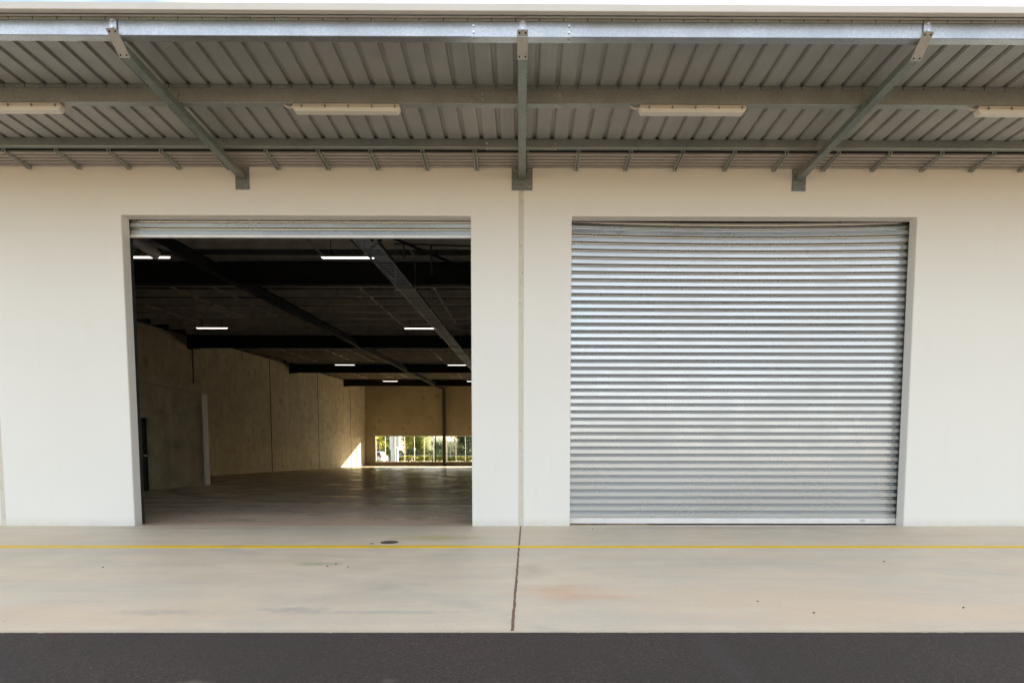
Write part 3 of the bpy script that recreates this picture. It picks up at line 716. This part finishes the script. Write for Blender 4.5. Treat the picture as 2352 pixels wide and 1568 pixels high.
for k in range(9):
    m = MB(); m.box(-23+k*3.8, -22.94+k*3.8, 94.66, 94.74, -.05, 1.1); m.build("post", m_white, fe)
# sign pylon
py = empty("sign_pylon", (-18.7, 88, -.05), "tall white sign pylon with a hanging panel, outside the back window", "sign")
k = 96.5/1307
def PX(z): return (((890+z/8.711)*.9408)-1196.7)*k      # metres across at the pylon's distance
m = MB(); m.box(PX(620), PX(720), 87.6, 88.4, -.05, 2.1); m.box(PX(615), PX(735), 87.55, 88.45, 2.1, 2.45); m.box(PX(620), PX(700), 87.6, 88.4, 2.45, 7.5); m.build("body", m_white, py)
m = MB(); m.box(PX(575), PX(619), 87.7, 88.4, -.05, 2.1); m.box(PX(556), PX(619), 87.7, 88.4, 2.1, 7.5); m.build("side_panel", m_alum, py)
m = MB(); m.box(PX(664), PX(770), 87.2, 87.54, 2.62, 6.5); pn = m.build("sign_panel", m_white, py)
m = MB(); m.box(PX(664)-.05, PX(664)-.002, 87.2, 87.54, 2.6, 6.5); m.box(PX(664), PX(770), 87.22, 87.52, 2.57, 2.617); m.build("panel_edge", m_grey, pn)
# lamp pole, small sign, cone
lp = empty("lamp_pole", (-9.9, 90, -.05), "dark lamp pole standing left of the window column", "lamp pole")
m = MB(); m.tube((-14.75, 90, -.05), (-14.75, 90, 8), .12, .09, 8); 
lp.location = (-14.75, 90, -.05); m.build("pole", m_black, lp)
m = MB(); m.bar((-14.75, 90, 7.9), (-13.4, 90, 8.1), .08, .08); m.box(-13.5, -12.9, 89.85, 90.15, 8.02, 8.16); m.build("lamp_arm", m_grey, lp)
ss = empty("parking_sign", (-15.6, 82, -.05), "small white sign on a thin post in front of the hedges", "sign")
def at(px_z, d): return (((890+px_z/8.711)*.9408)-1196.7)*d/1307
xs = at(1090, 90.5); ss.location.x = xs
m = MB(); m.tube((xs, 82, -.05), (xs, 82, 2.3), .035, n=6); m.build("post", m_grey, ss)
m = MB(); m.box(xs-.28, xs+.08, 81.93, 81.955, 1.95, 2.35); m.build("board", m_white, ss)
m_or = simple("orange_plastic", (.75, .16, .03), .5, 0, .08)
xc = at(1010, 80); co = empty("traffic_cone", (xc, 71.5, -.05), "orange traffic cone outside the back window", "traffic cone")
m = MB(); m.tube((xc, 71.5, -.01), (xc, 71.5, .86), .17, .035, 12); m.build("cone", m_or, co)
m = MB(); m.box(xc-.2, xc+.2, 71.3, 71.7, -.05, -.01); m.build("base", m_black, co)
m = MB(); m.tube((xc, 71.5, .45), (xc, 71.5, .6), .102, .078, 12); m.build("reflective_band", m_white, co)
# houses far behind
hb = empty("office_building", (-14, 150, -.05), "pale boxy building on the skyline behind the trees", "building")
xh = at(1432, 158.5); hb.location.x = xh
m = MB(); m.box(xh-4, xh+4.6, 150, 158, -.05, 6.2); m.box(xh-.55, xh+.55, 149.9, 152, 6.2, 7.9); m.build("wall", m_wall, hb)
m = MB()
for k in range(5): m.box(xh-3.2+k*1.5, xh-2.4+k*1.5, 149.95, 150.05, 3.6, 4.8)
m.build("windows", m_grey, hb)
h2 = empty("house", (0, 140, -.05), "low house with a pitched roof behind the dark tree", "house")
xh = at(1930, 148.5); h2.location.x = xh
m = MB(); m.box(xh-4, xh+3.5, 140, 147, -.05, 3.2); m.build("wall", m_white, h2)
m = MB(); m.poly([(xh-4.4, 139.5, 3.2), (xh+3.9, 139.5, 3.2), (xh+2.2, 139.5, 4.9), (xh-2.7, 139.5, 4.9)], (0, 8, 0)); m.build("roof", m_grey, h2)

# white car, parked nose away from the warehouse
m_car = simple("white_car_paint", (.80, .80, .80), .25, 0, .01); m_cgl = simple("tinted_glass", (.02, .022, .025), .08); m_tyre = simple("rubber", (.02, .02, .02), .8); m_tail = simple("red_lamp", (.42, .015, .015), .2)
cx, cy = -21.50, 76.0
car = empty("parked_car", (cx, cy+2.3, -.05), "white hatchback car with red tail lamps parked outside the back window", "car")
def car_sec(pts, hw0, hw1, name, mat, bev=.06):
    # side outline in (y,z), width hw0 at the sills tapering to hw1 at the roof
    m = MB(); zs = [p[1] for p in pts]; z0, z1 = min(zs), max(zs); A = []; B = []
    for (yy, zz) in pts:
        t = max(0, (zz-.95)/(z1-.95)) if z1 > .95 else 0; hw = hw0+(hw1-hw0)*t
        A.append(m.b.verts.new((cx-hw, cy+yy, zz))); B.append(m.b.verts.new((cx+hw, cy+yy, zz)))
    m.b.faces.new(A); m.b.faces.new(B[::-1])
    for i in range(len(A)): j = (i+1) % len(A); m.b.faces.new((A[i], A[j], B[j], B[i]))
    return m.build(name, mat, car, bevel=bev, smooth=False)
body = car_sec([(0.08, .32), (0.02, .55), (.0, .95), (.14, 1.30), (.40, 1.62), (.9, 1.70), (2.2, 1.70), (2.75, 1.58), (3.45, 1.08), (4.25, .95), (4.5, .72), (4.5, .30)], .91, .66, "body", m_car)
m = MB()
rw = [[m.b.verts.new((cx+q*w_, cy+yy, zz)) for q in (-1, 1)] for (w_, yy, zz) in ((.66, -.005, 1.02), (.62, .115, 1.31), (.52, .355, 1.60))]
for i in range(2): m.b.faces.new((rw[i][0], rw[i][1], rw[i+1][1], rw[i+1][0]))
m.build("rear_window", m_cgl, car, solid=.03)
for s in (-1, 1):
    m = MB(); m.quad((cx+s*.895, cy+.75, 1.08), (cx+s*.895, cy+3.1, 1.08), (cx+s*.715, cy+2.55, 1.58), (cx+s*.715, cy+.95, 1.58)); m.build("side_window", m_cgl, car, solid=.03)
    m = MB(); m.box(cx+s*.70-.2*(s > 0)+.0, cx+s*.70+.2*(s < 0)+.2*(s > 0), cy-.03, cy+.10, .86, 1.12); m.build("tail_lamp", m_tail, car, bevel=.02)
    for yy in (.85, 3.6):
        m = MB(); m.tube((cx+s*.70, cy+yy, .31), (cx+s*.935, cy+yy, .31), .34, n=20); wh = m.build("wheel", m_tyre, car)
        m = MB(); m.tube((cx+s*.93, cy+yy, .31), (cx+s*.95, cy+yy, .31), .21, n=14); m.build("rim", m_alum, wh)
m = MB(); m.box(cx-.88, cx+.88, cy-.06, cy+.1, .34, .60); m.build("bumper", m_car, car, bevel=.03)
m = MB(); m.box(cx-.26, cx+.26, cy-.072, cy-.061, .62, .73); m.build("number_plate", m_white, car)
m = MB(); m.box(cx-.7, cx+.7, cy-.075, cy-.061, .34, .42); m.build("bumper_trim", m_tyre, car)
